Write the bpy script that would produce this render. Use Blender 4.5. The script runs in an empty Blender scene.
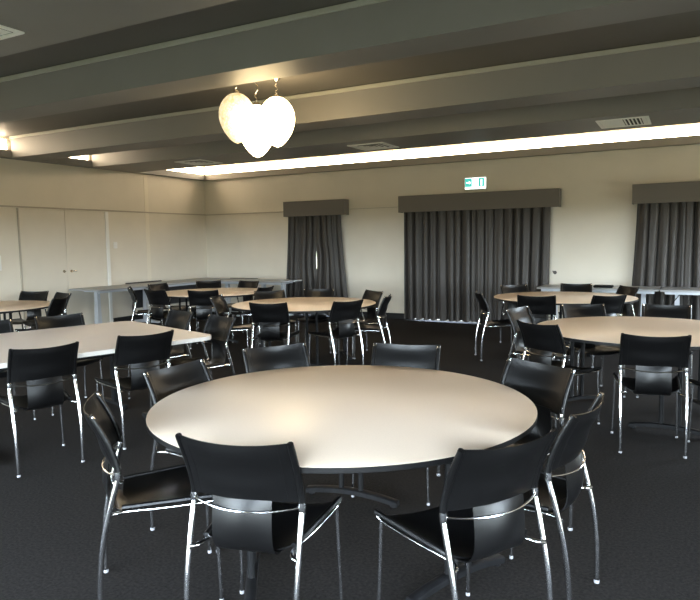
import bpy, bmesh, math, random
from mathutils import Vector, Matrix
random.seed(7)
PI = math.pi
scene = bpy.context.scene
COL = scene.collection

# ------------------------------------------------------------------ materials
def mat(name, base=(.5, .5, .5), rough=.5, metal=0., spec=.5, bump=0., bscale=200., var=0., vscale=8.,
        emit=None, estr=0., sheen=0.):
    m = bpy.data.materials.new(name)
    m.use_nodes = True
    nt = m.node_tree
    b = nt.nodes['Principled BSDF']
    b.inputs['Base Color'].default_value = (*base, 1)
    b.inputs['Roughness'].default_value = rough
    b.inputs['Metallic'].default_value = metal
    b.inputs['Specular IOR Level'].default_value = spec
    if sheen:
        b.inputs['Sheen Weight'].default_value = sheen
    tc = nt.nodes.new('ShaderNodeTexCoord')
    if var:
        n = nt.nodes.new('ShaderNodeTexNoise')
        n.inputs['Scale'].default_value = vscale
        n.inputs['Detail'].default_value = 4
        r = nt.nodes.new('ShaderNodeValToRGB')
        r.color_ramp.elements[0].position = .3
        r.color_ramp.elements[1].position = .7
        r.color_ramp.elements[0].color = (*[c*(1-var) for c in base], 1)
        r.color_ramp.elements[1].color = (*[min(1, c*(1+var)) for c in base], 1)
        nt.links.new(tc.outputs['Object'], n.inputs['Vector'])
        nt.links.new(n.outputs['Fac'], r.inputs['Fac'])
        nt.links.new(r.outputs['Color'], b.inputs['Base Color'])
    if bump:
        n2 = nt.nodes.new('ShaderNodeTexNoise')
        n2.inputs['Scale'].default_value = bscale
        n2.inputs['Detail'].default_value = 3
        bp = nt.nodes.new('ShaderNodeBump')
        bp.inputs['Strength'].default_value = bump
        bp.inputs['Distance'].default_value = .003
        nt.links.new(tc.outputs['Object'], n2.inputs['Vector'])
        nt.links.new(n2.outputs['Fac'], bp.inputs['Height'])
        nt.links.new(bp.outputs['Normal'], b.inputs['Normal'])
    if emit:
        b.inputs['Emission Color'].default_value = (*emit, 1)
        b.inputs['Emission Strength'].default_value = estr
    return m

M = {}
M['wall'] = mat('wall_paint', (.66, .605, .505), .7, bump=.15, bscale=120, var=.03, vscale=2)
M['door'] = mat('door_paint', (.62, .57, .475), .6, var=.02, vscale=3)
M['strip'] = mat('wall_light_streak', (.72, .66, .54), .5)  # soft light streak on the left wall, put into a paler colour
M['jamb'] = mat('jamb_paint', (.75, .74, .70), .4)
M['ceil'] = mat('grey_ceiling_paint', (.128, .121, .111), .55, bump=.1, bscale=90, var=.04, vscale=2)
M['beam'] = mat('grey_beam_paint', (.20, .193, .182), .5, bump=.06, bscale=60, var=.03, vscale=2)
M['ledge'] = mat('bounce_lit_ledge_paint', (.30, .265, .22), .5)  # tan tone paints warm bounced light onto the grey back ledge
M['lip'] = mat('lit_cornice_paint', (.36, .36, .31), .5)  # paler than the beams: light caught by the cornice, put into its colour
M['skirt'] = mat('dark_skirting_paint', (.012, .012, .012), .7, spec=.25)
M['rail'] = mat('picture_rail_paint', (.40, .36, .29), .5)
M['carpet'] = mat('charcoal_carpet', (.0185, .0162, .0145), .95, spec=.12, bump=.9, bscale=260, var=.45, vscale=70)
M['patio'] = mat('pale_concrete', (.6, .58, .55), .8, var=.1, vscale=5)
M['leather'] = mat('black_leather', (.0034, .0033, .0035), .34, spec=.34, bump=.12, bscale=260)
M['chrome'] = mat('chrome', (.82, .82, .83), .14, metal=1.)
M['glide'] = mat('clear_plastic_glide', (.30, .30, .31), .3)
M['laminate'] = mat('beige_laminate', (.82, .675, .54), .35, spec=.45, var=.03, vscale=150)
M['laminate2'] = mat('pale_laminate', (.80, .73, .69), .30, spec=.45, var=.03, vscale=150)
M['edge'] = mat('dark_table_edge', (.008, .008, .0085), .45, spec=.2)
M['edge2'] = mat('pale_table_edge', (.66, .62, .57), .4)
M['black_metal'] = mat('black_powder_coat', (.006, .006, .0063), .6, spec=.15)
M['worn'] = mat('worn_black_metal', (.006, .006, .0065), .55, spec=.15, var=.4, vscale=20)
M['grey_top'] = mat('grey_laminate', (.34, .34, .335), .4)
M['grey_steel'] = mat('pale_grey_steel', (.55, .58, .62), .35, metal=.2)
M['panel_dark'] = mat('dark_modesty_panel', (.03, .031, .034), .5)
M['curtain'] = mat('charcoal_curtain_satin', (.047, .041, .036), .5, spec=.35, bump=.15, bscale=300, sheen=.1)
M['pelmet'] = mat('grey_pelmet_fabric', (.15, .138, .124), .8, bump=.3, bscale=350)
M['vent'] = mat('white_vent_metal', (.85, .85, .80), .5)
M['vent_dark'] = mat('vent_shadow_gap', (.02, .02, .02), .8)
M['white'] = mat('white_plastic', (.72, .70, .66), .4)
M['brown'] = mat('brown_plastic', (.06, .05, .045), .5)
M['brass'] = mat('polished_nickel', (.78, .72, .62), .2, metal=1.)
M['frame'] = mat('window_frame_paint', (.5, .49, .46), .5)
M['tube'] = mat('lit_batten_diffuser', (.9, .88, .8), .5, emit=(1., .79, .54), estr=15)
M['sign_green'] = mat('lit_green_sign', (.01, .12, .09), .5, emit=(.10, .80, .68), estr=.5)
M['sign_white'] = mat('lit_white_sign', (.9, .9, .9), .5, emit=(.88, 1., .96), estr=1.5)

def globe_material(name, strength, lo):
    m = bpy.data.materials.new(name)
    m.use_nodes = True
    nt = m.node_tree
    b = nt.nodes['Principled BSDF']
    tc = nt.nodes.new('ShaderNodeTexCoord')
    v = nt.nodes.new('ShaderNodeTexVoronoi')
    v.inputs['Scale'].default_value = 45
    r = nt.nodes.new('ShaderNodeValToRGB')
    r.color_ramp.elements[0].position = .15
    r.color_ramp.elements[0].color = (1, .78, .46, 1)
    r.color_ramp.elements[1].position = .75
    r.color_ramp.elements[1].color = lo
    nt.links.new(tc.outputs['Object'], v.inputs['Vector'])
    nt.links.new(v.outputs['Distance'], r.inputs['Fac'])
    nt.links.new(r.outputs['Color'], b.inputs['Emission Color'])
    b.inputs['Base Color'].default_value = (.8, .75, .62, 1)
    b.inputs['Emission Strength'].default_value = strength
    return m
M['globe'] = globe_material('lit_capiz_shell', 15., (.62, .45, .22, 1))
M['globe_dim'] = globe_material('lit_capiz_shell_dimmer', 1.0, (.22, .17, .08, 1))

def glass_material():
    m = bpy.data.materials.new('window_glass')
    m.use_nodes = True
    nt = m.node_tree
    nt.nodes.clear()
    o = nt.nodes.new('ShaderNodeOutputMaterial')
    mx = nt.nodes.new('ShaderNodeMixShader')
    t = nt.nodes.new('ShaderNodeBsdfTransparent')
    g = nt.nodes.new('ShaderNodeBsdfGlossy')
    g.inputs['Roughness'].default_value = .02
    t.inputs['Color'].default_value = (.93, .96, .95, 1)
    mx.inputs['Fac'].default_value = .06
    nt.links.new(t.outputs[0], mx.inputs[1])
    nt.links.new(g.outputs[0], mx.inputs[2])
    nt.links.new(mx.outputs[0], o.inputs['Surface'])
    return m
M['glass'] = glass_material()

# ------------------------------------------------------------------ helpers
def obj(name, bm, m, parent=None, smooth=True, angle=40):
    me = bpy.data.meshes.new(name)
    bmesh.ops.recalc_face_normals(bm, faces=bm.faces)
    bm.to_mesh(me)
    bm.free()
    ms = m if isinstance(m, (list, tuple)) else [m]
    for x in ms:
        me.materials.append(x)
    if smooth:
        me.shade_smooth()
        try:
            me.set_sharp_from_angle(angle=math.radians(angle))
        except Exception:
            pass
    o = bpy.data.objects.new(name, me)
    COL.objects.link(o)
    if parent:
        o.parent = parent
    return o

def tag(o, label, cat, group=None):
    o['label'] = label
    o['category'] = cat
    if group:
        o['group'] = group
    return o

def thing(name, label, cat, loc=(0, 0, 0), rz=0., group=None):
    o = bpy.data.objects.new(name, None)
    o.empty_display_size = .1
    COL.objects.link(o)
    o.location = loc
    o.rotation_euler = (0, 0, rz)
    return tag(o, label, cat, group)

def struct(name, bm, m, parent=None, smooth=False):
    o = obj(name, bm, m, parent, smooth)
    if parent is None:
        o['kind'] = 'structure'
    return o

def box(bm, x0, x1, y0, y1, z0, z1, bev=0., mi=0):
    r = bmesh.ops.create_cube(bm, size=1.)
    vs = r['verts']
    for v in vs:
        v.co = Vector((x0+(v.co.x+.5)*(x1-x0), y0+(v.co.y+.5)*(y1-y0), z0+(v.co.z+.5)*(z1-z0)))
    fs = list({f for v in vs for f in v.link_faces})
    for f in fs:
        f.material_index = mi
    if bev:
        es = list({e for v in vs for e in v.link_edges})
        rb = bmesh.ops.bevel(bm, geom=es, offset=bev, segments=2, affect='EDGES', profile=.5)
        for f in rb['faces']:
            f.material_index = mi
    return bm

def B(*a, **k):
    return box(bmesh.new(), *a, **k)

def spline(pts, n=6):
    P = [Vector(p) for p in pts]
    P = [2*P[0]-P[1]] + P + [2*P[-1]-P[-2]]
    out = []
    for i in range(1, len(P)-2):
        for k in range(n):
            t = k/n
            a, b, c, d = P[i-1:i+3]
            out.append(.5*((2*b)+(-a+c)*t+(2*a-5*b+4*c-d)*t*t+(-a+3*b-3*c+d)*t**3))
    out.append(P[-2])
    return out

def tube(bm, pts, r, seg=10, cap=True, mi=0):
    n = len(pts)
    rs = r if isinstance(r, (list, tuple)) else [r]*n
    P = [Vector(p) for p in pts]
    ref = None
    rings = []
    for i in range(n):
        t = (P[min(i+1, n-1)]-P[max(i-1, 0)]).normalized()
        if ref is None:
            ref = t.orthogonal().normalized()
        ref = (ref-t*ref.dot(t)).normalized()
        b = t.cross(ref)
        rings.append([bm.verts.new(P[i]+(ref*math.cos(a)+b*math.sin(a))*rs[i]) for a in [2*PI*k/seg for k in range(seg)]])
    for i in range(n-1):
        for k in range(seg):
            f = bm.faces.new((rings[i][k], rings[i][(k+1) % seg], rings[i+1][(k+1) % seg], rings[i+1][k]))
            f.material_index = mi
    if cap:
        bm.faces.new(rings[0][::-1]).material_index = mi
        bm.faces.new(rings[-1]).material_index = mi
    return bm

def lathe(bm, prof, seg=32, c=(0, 0, 0), mi=0):
    rings = []
    for r, z in prof:
        if r < 1e-6:
            rings.append([bm.verts.new((c[0], c[1], c[2]+z))])
        else:
            rings.append([bm.verts.new((c[0]+r*math.cos(2*PI*k/seg), c[1]+r*math.sin(2*PI*k/seg), c[2]+z)) for k in range(seg)])
    for a, b in zip(rings, rings[1:]):
        for k in range(seg):
            k2 = (k+1) % seg
            if len(a) == 1 and len(b) == 1:
                continue
            if len(a) == 1:
                f = bm.faces.new((a[0], b[k2], b[k]))
            elif len(b) == 1:
                f = bm.faces.new((a[k], a[k2], b[0]))
            else:
                f = bm.faces.new((a[k], a[k2], b[k2], b[k]))
            f.material_index = mi
    return bm

def sheet(bm, fn, nu, nv, th):
    """closed slab: fn(u,v) -> point; thickness th along the local normal"""
    g = [[Vector(fn(i/nu, j/nv)) for j in range(nv+1)] for i in range(nu+1)]
    top, bot = [], []
    for i in range(nu+1):
        a, b = [], []
        for j in range(nv+1):
            du = g[min(i+1, nu)][j]-g[max(i-1, 0)][j]
            dv = g[i][min(j+1, nv)]-g[i][max(j-1, 0)]
            n = du.cross(dv)
            n = n.normalized() if n.length > 1e-9 else Vector((0, 0, 1))
            a.append(bm.verts.new(g[i][j]+n*th/2))
            b.append(bm.verts.new(g[i][j]-n*th/2))
        top.append(a)
        bot.append(b)
    for i in range(nu):
        for j in range(nv):
            bm.faces.new((top[i][j], top[i+1][j], top[i+1][j+1], top[i][j+1]))
            bm.faces.new((bot[i][j], bot[i][j+1], bot[i+1][j+1], bot[i+1][j]))
    for i in range(nu):
        bm.faces.new((top[i][0], bot[i][0], bot[i+1][0], top[i+1][0]))
        bm.faces.new((top[i][nv], top[i+1][nv], bot[i+1][nv], bot[i][nv]))
    for j in range(nv):
        bm.faces.new((top[0][j], top[0][j+1], bot[0][j+1], bot[0][j]))
        bm.faces.new((top[nu][j], bot[nu][j], bot[nu][j+1], top[nu][j+1]))
    return bm

def dup(root, loc, rz):
    r = root.copy()
    COL.objects.link(r)
    r.location = loc
    r.rotation_euler = (0, 0, rz)
    for ch in list(root.children):
        c = ch.copy()
        COL.objects.link(c)
        c.parent = r
        for g in list(ch.children):
            d = g.copy()
            COL.objects.link(d)
            d.parent = c
    return r

# ------------------------------------------------------------------ room shell
XR, YN, HC, H = 12.6, -12.6, 3.25, 2.91
WT = .22
struct('floor', B(-WT, XR+WT, YN-WT, WT, -.12, 0), M['carpet'])
struct('trim_1', B(-2, XR+2, WT, 4.0, -.14, -.02), M['patio'])['label'] = 'pale paving outside the curtained windows'

def wall_x(name, y0, y1, openings, ztop=3.4):
    """wall along X between y0,y1; openings (xa, xb, za, zb)"""
    bm = bmesh.new()
    xs = -WT
    for xa, xb, za, zb in sorted(openings):
        box(bm, xs, xa, y0, y1, -.12, ztop)
        box(bm, xa, xb, y0, y1, zb, ztop)
        box(bm, xa, xb, y0, y1, -.12, za)
        xs = xb
    box(bm, xs, XR+WT, y0, y1, -.12, ztop)
    return struct(name, bm, M['wall'])

OPEN_B = [(2.55, 3.40, .02, 2.1), (5.1, 7.45, .02, 2.1), (9.15, 10.1, .02, 2.1)]
OPEN_N = [(1.6, 4.0, .02, 2.1), (4.9, 7.7, .02, 2.1), (8.6, 11.4, .02, 2.1)]
wall_x('wall_back', 0, WT, OPEN_B)
wall_x('wall_front', YN-WT, YN, OPEN_N)
struct('wall_left', B(-WT, 0, YN, 0, -.12, 3.4), M['wall'])
OPEN_R = [(-10.9, -8.9, .02, 2.1), (-3.6, -1.6, .02, 2.1)]
bm = bmesh.new()
ys = YN
for ya, yb, za, zb in OPEN_R:
    box(bm, XR, XR+WT, ys, ya, -.12, 3.4)
    box(bm, XR, XR+WT, ya, yb, zb, 3.4)
    box(bm, XR, XR+WT, ya, yb, -.12, za)
    ys = yb
box(bm, XR, XR+WT, ys, 0, -.12, 3.4)
struct('wall_right', bm, M['wall'])

# windows: frame plus one glass pane each
wn = 0
def window(x0, x1, y0, y1, z0, z1, mull):
    global wn
    wn += 1
    bm = bmesh.new()
    t = .05
    alongx = (x1-x0) > (y1-y0)
    if alongx:
        ym = (y0+y1)/2
        box(bm, x0, x1, ym-.03, ym+.03, z0, z0+t)
        box(bm, x0, x1, ym-.03, ym+.03, z1-t, z1)
        for k in range(mull+2):
            xc = x0+t/2+(x1-x0-t)*k/(mull+1)
            box(bm, xc-t/2, xc+t/2, ym-.03, ym+.03, z0+t, z1-t)
        w = struct('window_%d' % wn, bm, M['frame'])
        obj('pane', B(x0+t, x1-t, ym-.003, ym+.003, z0+t, z1-t), M['glass'], w, False)
    else:
        xm = (x0+x1)/2
        box(bm, xm-.03, xm+.03, y0, y1, z0, z0+t)
        box(bm, xm-.03, xm+.03, y0, y1, z1-t, z1)
        for k in range(mull+2):
            yc = y0+t/2+(y1-y0-t)*k/(mull+1)
            box(bm, xm-.03, xm+.03, yc-t/2, yc+t/2, z0+t, z1-t)
        w = struct('window_%d' % wn, bm, M['frame'])
        obj('pane', B(xm-.003, xm+.003, y0+t, y1-t, z0+t, z1-t), M['glass'], w, False)
for xa, xb, za, zb in OPEN_B:
    window(xa, xb, 0, WT, za, zb, 1)
for xa, xb, za, zb in OPEN_N:
    window(xa, xb, YN-WT, YN, za, zb, 2)
for ya, yb, za, zb in OPEN_R:
    window(XR, XR+WT, ya, yb, za, zb, 1)

# ceiling: high slab with dropped soffits and beams, perimeter ledges that hide the strip lights
struct('ceiling', B(-WT, XR+WT, YN-WT, WT, HC, 3.45), M['ceil'])
LE = .15
def beam(name, y0, y1, m, lip=True):
    bm = bmesh.new()
    box(bm, LE, XR-LE, y0, y1, H, HC+.02, bev=.004)
    if lip:
        for ya, yb in ((y0-.022, y0), (y1, y1+.022)):
            box(bm, LE, XR-LE, ya, yb, HC-.05, HC-.005, bev=.006, mi=1)
    return struct(name, bm, [m, M['lip']])
beam('trim_2', -9.30, -8.17, M['beam'])
beam('trim_3', -6.98, -6.585, M['beam'])
beam('trim_4', -4.72, -4.25, M['beam'])
beam('trim_5', -3.17, -2.10, M['beam'])
bm = bmesh.new()
box(bm, 0, LE, YN, 0, H, H+.12)
struct('trim_6', bm, M['beam'])
struct('trim_7', B(LE, XR-LE, -LE, 0, H, H+.12), M['ledge'])
struct('trim_8', B(XR-LE, XR, YN, 0, H, H+.12), M['beam'])
beam('trim_9', -11.55, -11.15, M['beam'])

# picture rail, skirting, jambs, light streak painted as a pale strip
bm = bmesh.new()
box(bm, 0, .018, YN, 0, 2.14, 2.165, bev=.004)
struct('trim_10', bm, M['rail'])
bm = bmesh.new()
box(bm, 0, 2.255, -.014, 0, 2.14, 2.16, bev=.004)
box(bm, 3.71, 4.84, -.006, 0, 2.145, 2.155)
struct('trim_11', bm, M['rail'])
bm = bmesh.new()
for a, b in ((0, 2.55), (3.40, 5.1), (7.45, 9.15), (10.1, XR)):
    box(bm, a, b, -.02, 0, 0, .11, bev=.004)
struct('baseboard_back', bm, M['skirt'])
bm = bmesh.new()
box(bm, 0, .02, YN, -4.62, 0, .11, bev=.004)
box(bm, 0, .02, -2.74, 0, 0, .11, bev=.004)
struct('baseboard_left', bm, M['skirt'])
bm = bmesh.new()
box(bm, 0, .035, -2.83, -2.76, 0, 2.13, bev=.004)
struct('trim_12', bm, M['jamb'])
bm = bmesh.new()
box(bm, 0, .03, -4.590, -4.572, 0, 2.13)
struct('trim_13', bm, M['rail'])
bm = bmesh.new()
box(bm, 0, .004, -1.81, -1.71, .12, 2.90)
struct('light_streak_strip', bm, M['strip'])  # thin pale band painting a streak of light down the wall

# double door on the left wall
door = bpy.data.objects.new('door_1', None)
COL.objects.link(door)
door.location = (0, -3.70, 0)
door['kind'] = 'structure'
door['label'] = 'cream flush double door in the left wall'
for s, y0, y1 in ((-1, -4.565, -3.708), (1, -3.702, -2.835)):
    lf = obj('door_leaf', B(.001, .022, y0+3.70, y1+3.70, .01, 2.13, bev=.003), M['door'], door, False)
    bm = bmesh.new()
    yc = -.075*(1 if s < 0 else -1)
    lathe(bm, [(0, -.004), (.026, -.004), (.026, .004), (0, .004)], 20)
    bmesh.ops.rotate(bm, verts=bm.verts, cent=(0, 0, 0), matrix=Matrix.Rotation(PI/2, 3, 'Y'))
    bmesh.ops.translate(bm, verts=bm.verts, vec=(.026, yc, 1.055))
    tube(bm, spline([(.026, yc, 1.055), (.07, yc, 1.055), (.078, yc+s*.02, 1.055), (.078, yc+s*.07, 1.053)], 4), .009, 8)
    obj('lever_handle', bm, M['brass'], lf)

# wall switch, panel, hook
t = thing('light_switch', 'small cream light switch plate on the left wall beyond the double door', 'switch', (0, -2.60, 1.50))
obj('plate', B(.001, .010, -.045, .045, -.06, .06, bev=.003), M['white'], t)
obj('rocker', B(.010, .015, -.012, .012, -.018, .018, bev=.002), M['white'], t)
t = thing('notice_frame', 'white framed panel on the left wall at the picture edge', 'frame', (0, -5.12, 1.14))
obj('board', B(.001, .018, -.18, .18, 0, .20), M['white'], t)
bm = bmesh.new()
for a in ((-.2, .2, -.02, 0), (-.2, .2, .20, .22)):
    box(bm, .001, .024, a[0], a[1], a[2], a[3])
box(bm, .001, .024, -.2, -.18, 0, .2)
box(bm, .001, .024, .18, .2, 0, .2)
obj('frame', bm, M['jamb'], t)
t = thing('tieback_hook', 'small dark tieback hook on the wall right of the wide curtain', 'hook', (7.69, 0, .93))
bm = bmesh.new()
lathe(bm, [(0, .0008), (.03, .0008), (.03, .012), (0, .012)], 16)
bmesh.ops.rotate(bm, verts=bm.verts, cent=(0, 0, 0), matrix=Matrix.Rotation(PI/2, 3, 'X'))
obj('plate', bm, M['brown'], t)
obj('hook', tube(bmesh.new(), spline([(0, -.01, 0), (0, -.05, 0), (-.01, -.065, .012), (-.03, -.06, .03)], 4), .009, 8), M['brown'], t)

# ------------------------------------------------------------------ ceiling vents
def vent(x, y, label, linear=False):
    t = thing('ceiling_vent', label, 'vent', (x, y, H), 0, 'square vents in the dropped ceiling bands')
    s = .29
    bm = bmesh.new()
    box(bm, -s, s, -s, -s+.035, -.012, -.0005)
    box(bm, -s, s, s-.035, s, -.012, -.0005)
    box(bm, -s, -s+.035, -s+.035, s-.035, -.012, -.0005)
    box(bm, s-.035, s, -s+.035, s-.035, -.012, -.0005)
    obj('frame', bm, M['vent'], t, False)
    obj('backing', B(-s+.03, s-.03, -s+.03, s-.03, -.002, -.0008), M['vent_dark'], t, False)
    if linear:
        for k in range(12):
            xx = -s+.06+k*(2*s-.12)/11
            if k in (6, 7, 8, 9, 10):
                w = .008
            else:
                w = .021
            obj('slat', B(xx-w, xx+w, -s+.05, s-.05, -.009, -.0025), M['vent'], t, False)
    else:
        for r in (.235, .17, .105, .045):
            bm = bmesh.new()
            w = .05
            z0, z1 = -.010, -.0025
            ring = []
            for rr, zz in ((r, z0), (r-.052 if r > .06 else 0.004, z1), (r-.048 if r > .06 else 0.002, z1+.001), (r+.002, z0+.002)):
                ring.append([bm.verts.new((sx*rr, sy*rr, zz)) for sx, sy in ((-1, -1), (1, -1), (1, 1), (-1, 1))])
            for i in range(4):
                a, b = ring[i], ring[(i+1) % 4]
                for k in range(4):
                    bm.faces.new((a[k], a[(k+1) % 4], b[(k+1) % 4], b[k]))
            obj('cone', bm, M['vent'], t, False)
    return t
vent(2.19, -2.64, 'square ceiling vent nearest the far left corner')
vent(5.54, -2.62, 'square ceiling vent above the gap between narrow and wide curtains')
vent(8.97, -2.67, 'ceiling vent with dark slots at right above the light strip', True)
vent(5.55, -8.73, 'square ceiling vent cut by the upper left picture corner')

# ------------------------------------------------------------------ cove strip lights
def batten(loc, length, rz, label, group):
    t = thing('strip_light', label, 'light', loc, rz, group)
    L = length/2-.006
    obj('housing', B(-L, L, -.02, .0, 0, .17), M['white'], t, False)
    obj('diffuser', B(-L, L, -.075, -.021, .004, .165, bev=.012), M['tube'], t)
    obj('end_cap', B(-L-.005, -L-.0005, -.078, 0, 0, .045), M['white'], t, False)
    obj('end_cap', B(L+.0005, L+.005, -.078, 0, 0, .045), M['white'], t, False)
    return t
x = .10
i = 0
ends = [.8, 2.1, 3.4, 4.7, 6.0, 7.3, 8.6, 9.9, 11.2, 12.4]
names = ['shortest, in the corner', 'second from the corner', 'above the narrow curtain', 'between narrow and wide curtains',
         'left of the exit sign', 'right of the exit sign', 'right of the slotted vent line', 'above the right curtain',
         'beyond the right curtain', 'last before the right wall']
names = ['short one in the far left corner', 'second from the far left corner', 'over the narrow curtain',
         'between the narrow and the wide curtain', 'ending just left of the green exit sign',
         'starting over the green exit sign', 'over the gap right of the wide curtain', 'over the left half of the right curtain',
         'past the right picture edge', 'farthest right']
for e, nme in zip(ends, names):
    batten(((x+e)/2, -.012, H+.121), e-x, 0, 'glowing strip light on the back wall ledge, ' + nme, 'strip lights along the back wall')
    x = e
for (y0, y1, lab) in ((-6.56, -4.74, 'glowing strip light on the left ledge, leftmost and nearest'),
                      (-4.22, -3.19, 'glowing strip light on the left ledge, short one above the double door'),
                      (-2.07, -.095, 'glowing strip light on the left ledge, ending in the far corner'),
                      (-8.13, -7.02, 'glowing strip light on the left ledge, past the left picture edge')):
    batten((.012, (y0+y1)/2, H+.121), y1-y0, PI/2, lab, 'strip lights along the left wall')
for (y0, y1, lab) in ((-6.56, -4.74, 'strip light on the right wall ledge, middle one'), (-4.22, -3.19, 'strip light on the right wall ledge, short one'),
                      (-2.07, -.16, 'strip light on the right wall ledge, by the back wall')):
    batten((XR-.012, (y0+y1)/2, H+.121), y1-y0, -PI/2, lab, 'strip lights along the right wall')

# ------------------------------------------------------------------ pendant lamps
def pendant(x, y, ztop, h, rad, label, wob, gm='globe'):
    t = thing('pendant_lamp', label, 'lamp', (x, y, HC), 0, 'cluster of three pendant lamps')
    bm = bmesh.new()
    lathe(bm, [(0, -.0005), (.055, -.0005), (.055, -.012), (.03, -.035), (.012, -.05), (0, -.05)], 24)
    obj('ceiling_rose', bm, M['brass'], t)
    pts = []
    z = -.045
    zt = ztop-HC+.01
    n = 7
    for k in range(n+1):
        pts.append((wob*math.sin(k*2.2), wob*math.cos(k*1.7)*.5, z+(zt-z)*k/n))
    pts[0] = (0, 0, z)
    pts[-1] = (0, 0, zt)
    obj('cord', tube(bmesh.new(), spline(pts, 4), .006, 6), M['brass'], t)
    prof = []
    N = 28
    for k in range(N+1):
        f = k/N
        # egg: widest at 40 % from the top, narrowing to a blunt point below
        r = math.sin(PI*f**.86)**.60*(1-.08*f)
        prof.append((max(0, rad*r/.96 if 0 < k < N else 0), ztop-HC-h*f))
    bm = lathe(bmesh.new(), prof, 40)
    for v in bm.verts:  # shell scales
        a = math.atan2(v.co.y, v.co.x)
        s = 1+.012*math.sin(a*20)*math.cos((v.co.z)*110)
        v.co.x *= s
        v.co.y *= s
    g = obj('shade', bm, M[gm], t)
    cap = lathe(bmesh.new(), [(0, .02), (.02, .02), (.035, -.002), (.036, -.012), (0, -.012)], 20, (0, 0, ztop-HC+.004))
    obj('shade_cap', cap, M['brass'], t)
    return t
pendant(5.47, -5.75, 3.085, .53, .188, 'glowing egg shaped pendant lamp, left one of the cluster', .008, 'globe_dim')
pendant(5.89, -5.97, 2.875, .52, .185, 'glowing egg shaped pendant lamp, lowest middle one of the cluster', .016)
pendant(5.83, -5.53, 3.045, .53, .188, 'glowing egg shaped pendant lamp, right one of the cluster', .012)

# ------------------------------------------------------------------ exit sign
t = thing('exit_sign', 'lit green and white running man exit sign above the wide curtain', 'sign', (6.30, 0, 2.40))
obj('casing', B(-.20, .20, -.055, -.001, 0, .22, bev=.006), M['white'], t, False)
obj('light_panel', B(-.19, .19, -.062, -.056, .012, .208), M['sign_white'], t, False)
bm = bmesh.new()
box(bm, -.188, -.062, -.066, -.063, .05, .20)
box(bm, .058, .165, -.066, -.063, .05, .20)
obj('green_panel', bm, M['sign_green'], t, False)
# running figure in a doorway, arrow beside it
bm = bmesh.new()
def stick(p, q, r):
    tube(bm, [(p[0], -.066, p[1]), (q[0], -.066, q[1])], r, 6)
r0 = lathe(bmesh.new(), [(0, -.004), (.011, -.004), (.011, .004), (0, .004)], 14)
bmesh.ops.rotate(r0, verts=r0.verts, cent=(0, 0, 0), matrix=Matrix.Rotation(PI/2, 3, 'X'))
bmesh.ops.translate(r0, verts=r0.verts, vec=(.012, -.066, .178))
obj('figure_head', r0, M['sign_green'], t)
stick((.004, .16), (-.012, .115), .008)
stick((-.012, .115), (.016, .09), .006)
stick((.016, .09), (.006, .055), .005)
stick((-.012, .115), (-.03, .085), .006)
stick((-.03, .085), (-.052, .082), .005)
stick((.004, .157), (.028, .135), .004)
stick((.028, .135), (.042, .148), .004)
stick((.004, .157), (-.026, .15), .004)
stick((-.026, .15), (-.038, .128), .004)
obj('running_figure', bm, M['sign_green'], t)
bm = bmesh.new()
box(bm, -.165, -.11, -.0685, -.0662, .115, .135)
vs = [bm.verts.new(p) for p in ((-.112, -.0685, .095), (-.078, -.0685, .125), (-.112, -.0685, .155), (-.112, -.0662, .095), (-.078, -.0662, .125), (-.112, -.0662, .155))]
bm.faces.new(vs[:3]); bm.faces.new(vs[3:][::-1])
for a, b in ((0, 1), (1, 2), (2, 0)):
    bm.faces.new((vs[a], vs[a+3], vs[b+3], vs[b]))
obj('arrow', bm, M['sign_white'], t, False)
obj('doorway', B(.10, .126, -.0685, -.0662, .062, .175), M['sign_white'], t, False)

# ------------------------------------------------------------------ pelmets and curtains
def pelmet(x0, x1, label):
    t = thing('pelmet', label, 'pelmet', ((x0+x1)/2, 0, 2.035), 0, 'pelmets over the curtains')
    w = (x1-x0)/2
    obj('front_board', B(-w, w, -.20, -.182, 0, .305, bev=.004), M['pelmet'], t, False)
    obj('side_board', B(-w, -w+.018, -.1815, -.001, 0, .305, bev=.003), M['pelmet'], t, False)
    obj('side_board', B(w-.018, w, -.1815, -.001, 0, .305, bev=.003), M['pelmet'], t, False)
    obj('top_board', B(-w+.0185, w-.0185, -.1815, -.001, .287, .305), M['pelmet'], t, False)
pelmet(2.26, 3.70, 'narrow grey fabric pelmet over the left curtain')
pelmet(4.855, 7.775, 'wide grey fabric pelmet below the exit sign')
pelmet(8.885, 10.33, 'grey fabric pelmet at the right picture edge')

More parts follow.
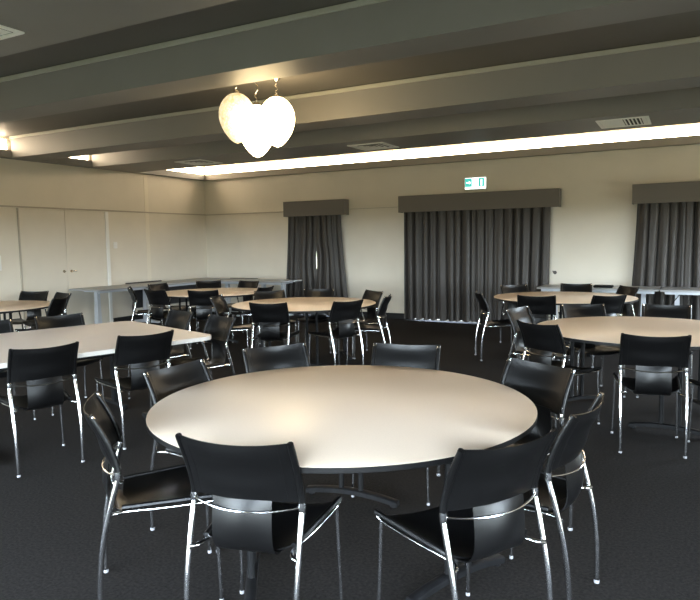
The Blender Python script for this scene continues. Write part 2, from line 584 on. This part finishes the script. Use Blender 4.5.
def curtain(xt0, xt1, xb0, xb1, folds, label, seed, zb=.025, yb=-.11, part=0., inner=0, dy=0.):
    """part: how far the inner edge (right edge if > 0, left edge if < 0) is drawn back halfway down"""
    rnd = random.Random(seed)
    n = folds*12
    ph = [rnd.uniform(-1.2, 1.2) for _ in range(folds+2)]
    am = [rnd.uniform(.45, 1.2) for _ in range(folds+2)]
    p2 = [rnd.uniform(0, 6) for _ in range(folds+2)]
    xm = (xt0+xt1)/2
    def fn(u, v):
        z = zb+(2.28-zb)*(1-v)
        f = u*folds
        k = int(f)
        fr = f-k
        fr = fr*fr*(3-2*fr)
        L = lambda q: q[k]*(1-fr)+q[k+1]*fr
        p, a, pp = L(ph), L(am), L(p2)
        gath = .6+.4*min(1, v*1.3)
        th = 2*PI*f+p*(.6+.7*v)
        y = yb+.056*a*gath*math.sin(th)+.013*math.sin(2*th+pp+v*1.5)+.006*math.sin(3*th+pp*2)
        if inner:
            d = (1-u) if inner > 0 else u
            w = max(0., 1-d*folds/.9)
            w = w*w*(3-2*w)
            y = y*(1-w)+(yb+dy)*w
        xa = xt0+(xb0-xt0)*v**1.6
        xb_ = xt1+(xb1-xt1)*v**1.6
        bell = math.exp(-((z-1.12)/.30)**4)
        if part > 0:
            xb_ -= part*bell
        elif part < 0:
            xa -= part*bell
        x = xa+(xb_-xa)*u+.022*math.sin(th+1.2)*a*(u*(1-u)*4)**.5
        zz = z+(.012*math.sin(th) if v > .99 else 0)
        return (x-xm, y, zz)
    bm = sheet(bmesh.new(), fn, n, 14, .004)
    o = obj('curtain', bm, M['curtain'], None, True, 80)
    o.location = (xm, 0, 0)
    tag(o, label, 'curtain', 'charcoal pleated curtains')
    return o
curtain(2.33, 3.00, 2.20, 3.00, 5, 'dark curtain, left half under the narrow pelmet', 1, part=.036, inner=1, dy=.03)
curtain(2.965, 3.56, 2.965, 3.76, 5, 'dark curtain, right half under the narrow pelmet', 2, part=-.046, inner=-1, dy=-.02)
curtain(4.94, 6.34, 4.95, 6.35, 9, 'dark curtain, left half under the wide pelmet', 3, .03, inner=1, dy=.03)
curtain(6.26, 7.62, 6.26, 7.60, 8, 'dark curtain, right half under the wide pelmet', 4, .03, inner=-1, dy=-.02)
curtain(8.96, 9.67, 8.86, 9.67, 5, 'dark curtain, left half under the pelmet at right edge', 15, inner=1, dy=.03)
curtain(9.61, 10.25, 9.61, 10.36, 5, 'dark curtain, right half under the pelmet at right edge', 6, inner=-1, dy=-.02)

# ------------------------------------------------------------------ chair
CHAIR_GROUPS = {}
def make_chair():
    t = thing('chair', '', 'chair')
    L, C = M['leather'], M['chrome']
    # rear leg and back post: one bowed tube per side
    def post(s):
        return spline([(s*.205, -.245, .006), (s*.207, -.243, .16), (s*.209, -.226, .32), (s*.2095, -.188, .48),
                       (s*.2085, -.158, .585), (s*.2075, -.160, .64), (s*.207, -.196, .74), (s*.2075, -.246, .838)], 5)
    for s in (-1, 1):
        P = post(s)
        bm = tube(bmesh.new(), P, .0115, 10)
        lathe(bm, [(0, -.016), (.0135, -.016), (.0145, 0), (.0135, .016), (0, .016)], 12, (s*.2085, -.158, .592))
        g = obj('leg', bm, C, t)
        obj('glide', lathe(bmesh.new(), [(0, 0), (.0115, 0), (.0122, .008), (.0118, .014), (0, .014)], 12, (s*.205, -.245, .0006)), M['glide'], g)
    for s in (-1, 1):
        bm = tube(bmesh.new(), [(s*.225, .228, .004), (s*.214, .216, .436)], .0082, 10)
        g = obj('leg', bm, C, t)
        obj('glide', lathe(bmesh.new(), [(0, 0), (.009, 0), (.0095, .008), (.0085, .014), (0, .014)], 12, (s*.225, .228, .0006)), M['glide'], g)
    # seat rails with the stub that ties each to the rear leg
    for s in (-1, 1):
        bm = tube(bmesh.new(), spline([(s*.216, .235, .447), (s*.211, .19, .437), (s*.195, .03, .430), (s*.176, -.10, .427),
                                       (s*.170, -.150, .425), (s*.184, -.195, .424), (s*.209, -.212, .424)], 5), .0088, 10)
        obj('seat_rail', bm, C, t)
    # seat sling
    def seat(u, v):
        a = 2*u-1
        y = -.150+.385*v
        hw = .172+(.217-.172)*v
        y += (.014*a*a*v**6)
        z = .446+.016*v-(.026*(1-v)+.016)*(1-a*a)
        if v > .9:
            z -= .35*(v-.9)*(1-a*a)**.5 if abs(a) < 1 else 0
        return (a*hw, y, z)
    bm = sheet(bmesh.new(), seat, 16, 16, .006)
    for s in (-1, 1):
        tube(bm, [(s*(.172+.045*v), -.150+.385*v+.014*v**6, .444+.016*v) for v in [k/10 for k in range(11)]], .011, 8)
    obj('seat', bm, L, t)
    # back panel stitched round the posts
    def pc(z):
        Q = post(1)
        for a, b in zip(Q, Q[1:]):
            if a.z <= z <= b.z:
                f = (z-a.z)/(b.z-a.z)
                return a.lerp(b, f)
        return Q[-1]
    def back(u, v):
        a = 2*u-1
        zb = .612+.006*(1-a*a)
        zt = .846-.012*(1-a*a)
        z = zb+(zt-zb)*v
        q = pc(min(.838, z))
        bow = (.046-.010*v)*(1-a*a)+.012*math.sin(PI*v)*(1-a*a)**.6+.0055*math.sin(2*PI*v*1.5)*(1-a*a)
        return (a*q.x, q.y-bow-.004, z)
    bm = sheet(bmesh.new(), back, 22, 10, .005)
    for s in (-1, 1):
        Q = [pc(z) for z in [.606+k*(.846-.606)/8 for k in range(9)]]
        Q[-1] = Vector((.2076, -.2495, .8440))
        tube(bm, [(s*q.x, q.y-.001, q.z) for q in Q], [.0128]*8+[.0115], 10)
        # stitched edge of the sleeve
        tube(bm, [back(.5+s*.5*.80, v) for v in [k/8 for k in range(9)]], .0032, 6)
    obj('backrest', bm, L, t)
    # centre strap folding from the backrest under the seat
    pts = [(0, -.2075, .630), (0, -.210, .60), (0, -.214, .545), (0, -.211, .495), (0, -.200, .452), (0, -.180, .424), (0, -.152, .410), (0, -.11, .404), (0, -.05, .406)]
    S = spline(pts, 4)
    def strap(u, v):
        f = v*(len(S)-1)
        k = min(len(S)-2, int(f))
        q = S[k].lerp(S[k+1], f-k)
        a = 2*u-1
        flex = .012*math.sin(PI*min(1, v*1.4))*(1-a*a)
        top = max(0., 1-v*2.2)
        return (a*(.112+.004*v), q.y+.0135*a*a*top+.004*top-(flex*.8+.004*math.sin(a*3+v*5))*min(1, v*6), q.z)
    bm = sheet(bmesh.new(), strap, 10, 30, .005)
    obj('centre_strap', bm, L, t)
    # curved wire brace behind the back
    n = 16
    pts = []
    for k in range(n+1):
        a = -1+2*k/n
        pts.append((a*.2085, -.162-.062*(1-abs(a)**2.2), .592-.012*(1-a*a)))
    obj('back_brace', tube(bmesh.new(), pts, .0042, 8), C, t)
    return t

chair0 = make_chair()
chair_used = [False]
def chair(mx, my, head, label, group):
    """mx,my: middle of the back's top edge; head: facing direction in degrees"""
    h = math.radians(head)
    f = Vector((math.cos(h), math.sin(h)))
    loc = (mx+f.x*.248, my+f.y*.248, 0)
    rz = h-PI/2
    if not chair_used[0]:
        chair_used[0] = True
        c = chair0
        c.location = loc
        c.rotation_euler = (0, 0, rz)
    else:
        c = dup(chair0, loc, rz)
    tag(c, label, 'chair', group)
    return c

gA, gB, gC = 'chairs around the foreground round table', 'chairs around the pale rectangular tables', 'chairs around the middle round table'
gD, gE, gF, gG = 'chairs around the far left round table', 'chairs around the left edge round table', 'chairs around the far right round table', 'chairs around the right round table'
CH = [
 (8.420, -9.600, 102, 'black leather chair nearest the camera, its back turned, left of centre', gA),
 (9.255, -9.20, 148, 'black leather chair in the right foreground, its back angled to the camera', gA),
 (9.418, -8.61, 173, 'black leather chair seen edge-on at the right rim of the foreground table', gA),
 (9.07, -7.835, -117, 'black leather chair facing us at the far right rim of the foreground table', gA),
 (8.17, -7.54, -79, 'black chair with bluish sheen behind the middle of the foreground table', gA),
 (7.42, -7.93, -32, 'dark chair behind the foreground table, left of the bluish one', gA),
 (7.30, -8.70, -2, 'dark chair back at the left rim of the foreground table, facing it', gA),
 (7.575, -9.465, 47, 'black chair in profile at the lower left, facing the foreground table', gA),
 (6.00, -8.54, 160, 'black chair with its back turned at the near edge of pale tables, leftmost', gB),
 (6.19, -7.83, 160, 'black chair with its back turned at the near edge of pale tables, right one', gB),
 (6.00, -6.73, -109, 'dark chair with a lit seat at the right corner of the pale tables', gB),
 (5.30, -6.51, -107, 'dark chair at the short far end of the pale tables', gB),
 (4.43, -7.24, -22, 'wide dark chair back showing over the far edge of the pale tables', gB),
 (4.25, -7.86, -18, 'chair behind the pale tables cut by the left picture edge', gB),
 (5.64, -5.52, 108, 'black chair with shiny back at the near left of the middle round table', gC),
 (6.36, -4.97, 158, 'black chair with its back turned at the near right of middle round table', gC),
 (6.49, -4.20, 196, 'narrow edge-on chair at the right end of the middle round table', gC),
 (6.00, -3.58, -122, 'brown-lit chair back at the far right of the middle round table', gC),
 (5.08, -3.50, -68, 'dark chair directly in front of the narrow curtain', gC),
 (4.61, -4.05, -38, 'dark chair at the far left of the middle round table', gC),
 (4.45, -4.98, 20, 'chair with a tan-lit seat at the left end of the middle round table', gC),
 (2.81, -4.41, 87, 'black chair back at the near left of the far corner table', gD),
 (3.62, -4.28, 118, 'black chair back at the near middle of the far corner table', gD),
 (4.09, -3.40, 184, 'black chair at the right rim of the far corner table', gD),
 (2.12, -2.42, -48, 'dark chair behind the far corner table, left of two by the back wall', gD),
 (2.89, -2.24, -92, 'dark chair behind the far corner table, right of two by the back wall', gD),
 (1.79, -3.33, 0, 'dark chair at the left end of the far corner table', gD),
 (2.00, -4.13, 45, 'edge-on chair with one bright leg before the dark panel at left wall', gD),
 (1.23, -5.22, -68, 'bluish chair back behind the left edge table, below the door handles', gE),
 (2.62, -5.84, 208, 'black chair with its back turned at the right rim of left edge table', gE),
 (1.95, -5.28, -102, 'grey-lit chair back facing us, right of the left edge table', gE),
 (7.38, -3.40, 27, 'chair in profile at the left of the far right table, before the wide curtain', gF),
 (7.46, -1.93, -47, 'brown chair back behind the far right table, against the wide curtain', gF),
 (8.16, -3.67, 98, 'black chair with its back turned at the near side of the far right table', gF),
 (8.26, -1.44, -82, 'black chair behind the far right table, against the bright bare wall', gF),
 (8.93, -3.34, 130, 'black chair with its back turned at near right rim of the far right table', gF),
 (9.01, -1.83, -142, 'brown chair back at the right end of the far right table', gF),
 (9.56, -6.50, 100, 'black chair with chrome legs, its back turned, at the near side of right table', gG),
 (8.69, -6.14, 58, 'black chair with its back angled at the near left of the right table', gG),
 (8.28, -5.09, -14, 'brown-lit chair at the left rim of the right table, facing it', gG),
 (8.80, -4.53, -60, 'dark chair back at the far left of the right table', gG),
 (9.55, -4.31, -88, 'dark chair back at the far side of the right table, before the trestles', gG),
 (10.25, -6.30, 128, 'chair past the right picture edge at the near right of right table', gG),
]
for c in CH:
    chair(*c)

# ------------------------------------------------------------------ round tables
def rot2(v, a):
    return Vector((v[0]*math.cos(a)-v[1]*math.sin(a), v[0]*math.sin(a)+v[1]*math.cos(a), 0))
def make_round():
    t = thing('round_table', '', 'table')
    R = .9
    bm = bmesh.new()
    lathe(bm, [(0, .740), (R-.004, .740), (R-.001, .7385)], 96, mi=0)
    lathe(bm, [(R-.001, .7385), (R, .737), (R, .719), (R-.004, .716), (0, .716)], 96, mi=1)
    bmesh.ops.remove_doubles(bm, verts=bm.verts, dist=1e-5)
    obj('tabletop', bm, [M['laminate'], M['edge']], t, True, 30)
    bm = bmesh.new()
    for a in (60, 180, 300):
        d = rot2((1, 0, 0), math.radians(a))
        n = rot2((0, 1, 0), math.radians(a))
        for s in (-1, 1):
            tube(bm, [d*.08+n*s*.06+Vector((0, 0, .697)), d*.62+n*s*.06+Vector((0, 0, .697))], .014, 8)
    obj('under_frame', bm, M['black_metal'], t)
    for a, fd, rr in ((115, 4, .60), (-5, 66, .60), (-114, -56, .51)):
        c = rot2((rr, 0, 0), math.radians(a))
        fdv = rot2((1, 0, 0), math.radians(fd))
        bm = bmesh.new()
        for s in (-1, 1):
            p = c+fdv*s*.062
            tube(bm, [p+Vector((0, 0, .05)), p+Vector((0, 0, .7155))], .0165, 12)
        tube(bm, [c-fdv*.09+Vector((0, 0, .697)), c+fdv*.09+Vector((0, 0, .697))], .013, 8)
        g = obj('pedestal_leg', bm, M['black_metal'], t)
        bm = bmesh.new()
        pts = [c+fdv*(.29*s)+Vector((0, 0, .0235+.032*(1-s*s))) for s in [-1+2*k/12 for k in range(13)]]
        n = Vector((-fdv.y, fdv.x, 0))
        rings = []
        for p in pts:
            rings.append([bm.verts.new(p+n*a_*.024+Vector((0, 0, b_*.016))) for a_, b_ in ((-1, -1), (1, -1), (1, .6), (.6, 1), (-.6, 1), (-1, .6))])
        for r0, r1 in zip(rings, rings[1:]):
            for k in range(6):
                bm.faces.new((r0[k], r0[(k+1) % 6], r1[(k+1) % 6], r1[k]))
        bm.faces.new(rings[0][::-1])
        bm.faces.new(rings[-1])
        for s in (-1, 1):
            p = c+fdv*(.26*s)
            lathe(bm, [(0, 0), (.018, 0), (.018, .012), (0, .012)], 12, (p.x, p.y, .0006))
        obj('foot_bar', bm, M['worn'], g)
    return t
rt0 = make_round()
RT = [(8.3065, -8.6365, 0, 'large round beige table in the foreground with a black edge'),
      (5.48, -4.52, 66, 'round tan table in the middle distance before the narrow curtain'),
      (9.44, -5.42, 48, 'round beige table at the right picture edge, second nearest'),
      (8.28, -2.57, 114, 'round tan table far right, in front of the bare back wall'),
      (3.08, -3.40, 72, 'round tan table in the far left corner of the room'),
      (1.75, -6.38, 0, 'round table at the left picture edge near the double door')]
for k, (x, y, a, lab) in enumerate(RT):
    o = rt0 if k == 0 else dup(rt0, (x, y, 0), math.radians(a))
    if k == 0:
        o.location = (x, y, 0)
        o.rotation_euler = (0, 0, math.radians(a))
    tag(o, lab, 'table', 'round tables with black edges')

# ------------------------------------------------------------------ pale rectangular tables (two pushed together)
def rrect(bm, x0, x1, y0, y1, z0, z1, rad, corners, mi=0, mie=1):
    pts = []
    for (cx, cy, a0, on) in ((x1, y1, 0, corners[0]), (x0, y1, 90, corners[1]), (x0, y0, 180, corners[2]), (x1, y0, 270, corners[3])):
        r = rad if on else .012
        px = cx-r if cx == x1 else cx+r
        py = cy-r if cy == y1 else cy+r
        for k in range(9):
            a = math.radians(a0+90*k/8)
            pts.append((px+r*math.cos(a), py+r*math.sin(a)))
    top = [bm.verts.new((x, y, z1)) for x, y in pts]
    bot = [bm.verts.new((x, y, z0)) for x, y in pts]
    bm.faces.new(top).material_index = mi
    bm.faces.new(bot[::-1]).material_index = mie
    n = len(pts)
    for k in range(n):
        bm.faces.new((top[k], bot[k], bot[(k+1) % n], top[(k+1) % n])).material_index = mie
    return bm
u17 = math.radians(-17.2)
C0 = Vector((6.285, -7.15))
ux, uy = Vector((math.cos(u17), math.sin(u17))), Vector((-math.sin(u17), math.cos(u17)))
def rect_table(k, label, corners):
    # local: x across (0 at near edge, negative away), y along (0 at the far short end, negative towards us)
    x1, x0 = -.80*k, -.80*k-.797
    c = C0+ux*((x0+x1)/2)+uy*(-.93)
    t = thing('rectangular_table', label, 'table', (c.x, c.y, 0), u17, 'pale rectangular tables pushed together')
    obj('tabletop', rrect(bmesh.new(), -.3985, .3985, -.93, .93, .708, .740, .12, corners), [M['laminate2'], M['edge2']], t, True, 30)
    for yl in (-.74, .56):
        bm = bmesh.new()
        box(bm, -.03, .03, yl-.02, yl+.02, .05, .68, bev=.005)
        box(bm, -.30, .30, yl-.025, yl+.025, .683, .7075, bev=.004)
        g = obj('pedestal_leg', bm, M['black_metal'], t)
        bm = bmesh.new()
        box(bm, -.22, .22, yl-.022, yl+.022, .018, .05, bev=.008)
        for q in (-.19, .19):
            lathe(bm, [(0, 0), (.018, 0), (.018, .02), (0, .02)], 10, (q, yl, .0006))
        obj('foot_bar', bm, M['black_metal'], g)
    obj('rail', B(-.02, .02, -.717, .537, .62, .66, bev=.004), M['black_metal'], t)
rect_table(0, 'pale rectangular table at left, nearer one with the rounded corner', (1, 0, 0, 1))
rect_table(1, 'pale rectangular table at left, farther one of the joined pair', (0, 1, 1, 0))

# ------------------------------------------------------------------ trestle desks along the walls
def desk(x, y, length, rz, label, depth=.75, panel=False, top='grey_top', legs=(-1, 1), inset=.22):
    """local X along the desk, local -Y to the room"""
    t = thing('trestle_table', label, 'table', (x, y, 0), rz, 'grey trestle tables along the walls')
    L, D = length/2-.004, depth/2
    obj('tabletop', B(-L, L, -D, D, .712, .740, bev=.003), M[top], t, False)
    obj('edge_rail', B(-L+.06, L-.06, -D+.06, -D+.085, .672, .711), M['grey_steel'], t, False)
    for s in legs:
        bm = bmesh.new()
        xx = s*(L-inset)
        # tapered post
        ring = []
        for z, w, d in ((.045, .045, .05), (.36, .035, .045), (.69, .03, .04)):
            ring.append([bm.verts.new((xx+a*w, b*d, z)) for a, b in ((-1, -1), (1, -1), (1, 1), (-1, 1))])
        for a, b in zip(ring, ring[1:]):
            for k in range(4):
                bm.faces.new((a[k], a[(k+1) % 4], b[(k+1) % 4], b[k]))
        bm.faces.new(ring[0][::-1]); bm.faces.new(ring[-1])
        box(bm, xx-.035, xx+.035, -D+.09, D-.08, .671, .711, bev=.004)
        g = obj('leg', bm, M['grey_steel'], t, False)
        bm = bmesh.new()
        r2 = []
        for yy, h in ((-D+.06, .028), (0, .07), (D-.08, .028)):
            r2.append([bm.verts.new((xx+a*.035, yy, z)) for a, z in ((-1, .0008), (1, .0008), (1, h), (-1, h))])
        for a, b in zip(r2, r2[1:]):
            for k in range(4):
                bm.faces.new((a[k], a[(k+1) % 4], b[(k+1) % 4], b[k]))
        bm.faces.new(r2[0][::-1]); bm.faces.new(r2[-1])
        obj('foot', bm, M['grey_steel'], g, False)
    if panel:
        obj('modesty_panel', B(-L+.06, L-.30, D-.26, D-.24, .28, .708), M['panel_dark'], t, False)
    return t
# left wall (local -Y faces +X: rz = +90)
desk(.42, -3.115, 1.20, PI/2, 'grey trestle table along the left wall, end nearest the double door', .76, False, legs=(-1,), inset=.28)
desk(.42, -1.31, 2.40, PI/2, 'grey trestle table along the left wall, one ending in the corner', .76, True)
desk(1.28, -.56, .94, 0, 'grey trestle table along the back wall, beside the far left corner', .74)
desk(2.22, -.56, .94, 0, 'grey trestle table along the back wall, ending before the narrow curtain', .74)
desk(8.46, -.60, 1.76, 0, 'pale grey trestle table under the bare wall right of the wide curtain', .70)
d = desk(10.25, -.62, 1.80, 0, 'pale grey trestle table before the curtain at the right edge', .70)
obj('folding_strut', tube(bmesh.new(), [(-.62, -.18, .70), (-.78, -.10, .46)], .006, 6), M['chrome'], d)
t = tag(obj('document_tray', B(-.14, .14, -.10, .10, 0, .035, bev=.012), M['black_metal']), 'flat black tray on the trestle table right of the wide curtain', 'tray')
t.location = (8.55, -.70, .7405)
t = tag(obj('dark_strip', B(-.012, .012, -.47, .47, 0, .025, bev=.003), M['brown']), 'slim dark strip lying at the wall side of the left wall table', 'strip')
t.location = (.06, -1.97+.0, .7405)
t = tag(obj('dark_strip', B(-.37, .37, -.01, .01, 0, .012, bev=.002), M['brown']), 'slim dark strip lying at the back wall by the corner', 'strip')
t.location = (1.2, -.21, .7405)

# ------------------------------------------------------------------ light
W = bpy.data.worlds.new('daylight')
scene.world = W
W.use_nodes = True
nt = W.node_tree
bg = nt.nodes['Background']
tc = nt.nodes.new('ShaderNodeTexCoord')
sp = nt.nodes.new('ShaderNodeSeparateXYZ')
rp = nt.nodes.new('ShaderNodeValToRGB')
mp = nt.nodes.new('ShaderNodeMapRange')
mp.inputs['From Min'].default_value = -1
mp.inputs['From Max'].default_value = 1
nt.links.new(tc.outputs['Generated'], sp.inputs[0])
nt.links.new(sp.outputs['Z'], mp.inputs['Value'])
nt.links.new(mp.outputs['Result'], rp.inputs['Fac'])
nt.links.new(rp.outputs['Color'], bg.inputs['Color'])
e = rp.color_ramp.elements
e[0].position = .0; e[0].color = (.04, .043, .028, 1)
e[1].position = 1.; e[1].color = (.42, .58, .95, 1)
q = e.new(.493); q.color = (.071, .074, .056, 1)
q = e.new(.507); q.color = (.85, .915, 1., 1)
bg.inputs['Strength'].default_value = 34

def portal(name, loc, rot, sx, sy):
    l = bpy.data.lights.new(name, 'AREA')
    l.shape = 'RECTANGLE'
    l.size, l.size_y = sx, sy
    l.cycles.is_portal = True
    o = bpy.data.objects.new(name, l)
    COL.objects.link(o)
    o.location = loc
    o.rotation_euler = rot
for xa, xb, za, zb in OPEN_N:
    portal('window_portal', ((xa+xb)/2, YN-.02, (za+zb)/2), (PI/2, 0, 0), xb-xa, zb-za)
for ya, yb, za, zb in OPEN_R:
    portal('window_portal', (XR+.02, (ya+yb)/2, (za+zb)/2), (PI/2, 0, PI/2), yb-ya, zb-za)

# ------------------------------------------------------------------ camera
cam = bpy.data.cameras.new('camera')
cam.sensor_fit = 'HORIZONTAL'
cam.sensor_width = 36
cam.lens = 636.822/700*36
cam.clip_start = .05
co = bpy.data.objects.new('camera', cam)
COL.objects.link(co)
right = Vector((.8804594, .4739112, -.0141188))
down = Vector((.0307613, -.0868155, -.9957494))
fwd = Vector((-.4731225, .8762826, -.0910156))
m = Matrix.Identity(4)
for i in range(3):
    m[i][0], m[i][1], m[i][2] = right[i], -down[i], -fwd[i]
m[0][3], m[1][3], m[2][3] = 9.77088, -11.25644, 1.50211
co.matrix_world = m
scene.camera = co

vs = scene.view_settings
vs.view_transform = 'Standard'
vs.look = 'None'
vs.gamma = 1
vs.use_curve_mapping = False
vs.exposure = .67
cy = scene.cycles
cy.max_bounces = 10
cy.diffuse_bounces = 6
cy.caustics_reflective = False
cy.caustics_refractive = False
cy.sample_clamp_indirect = 8
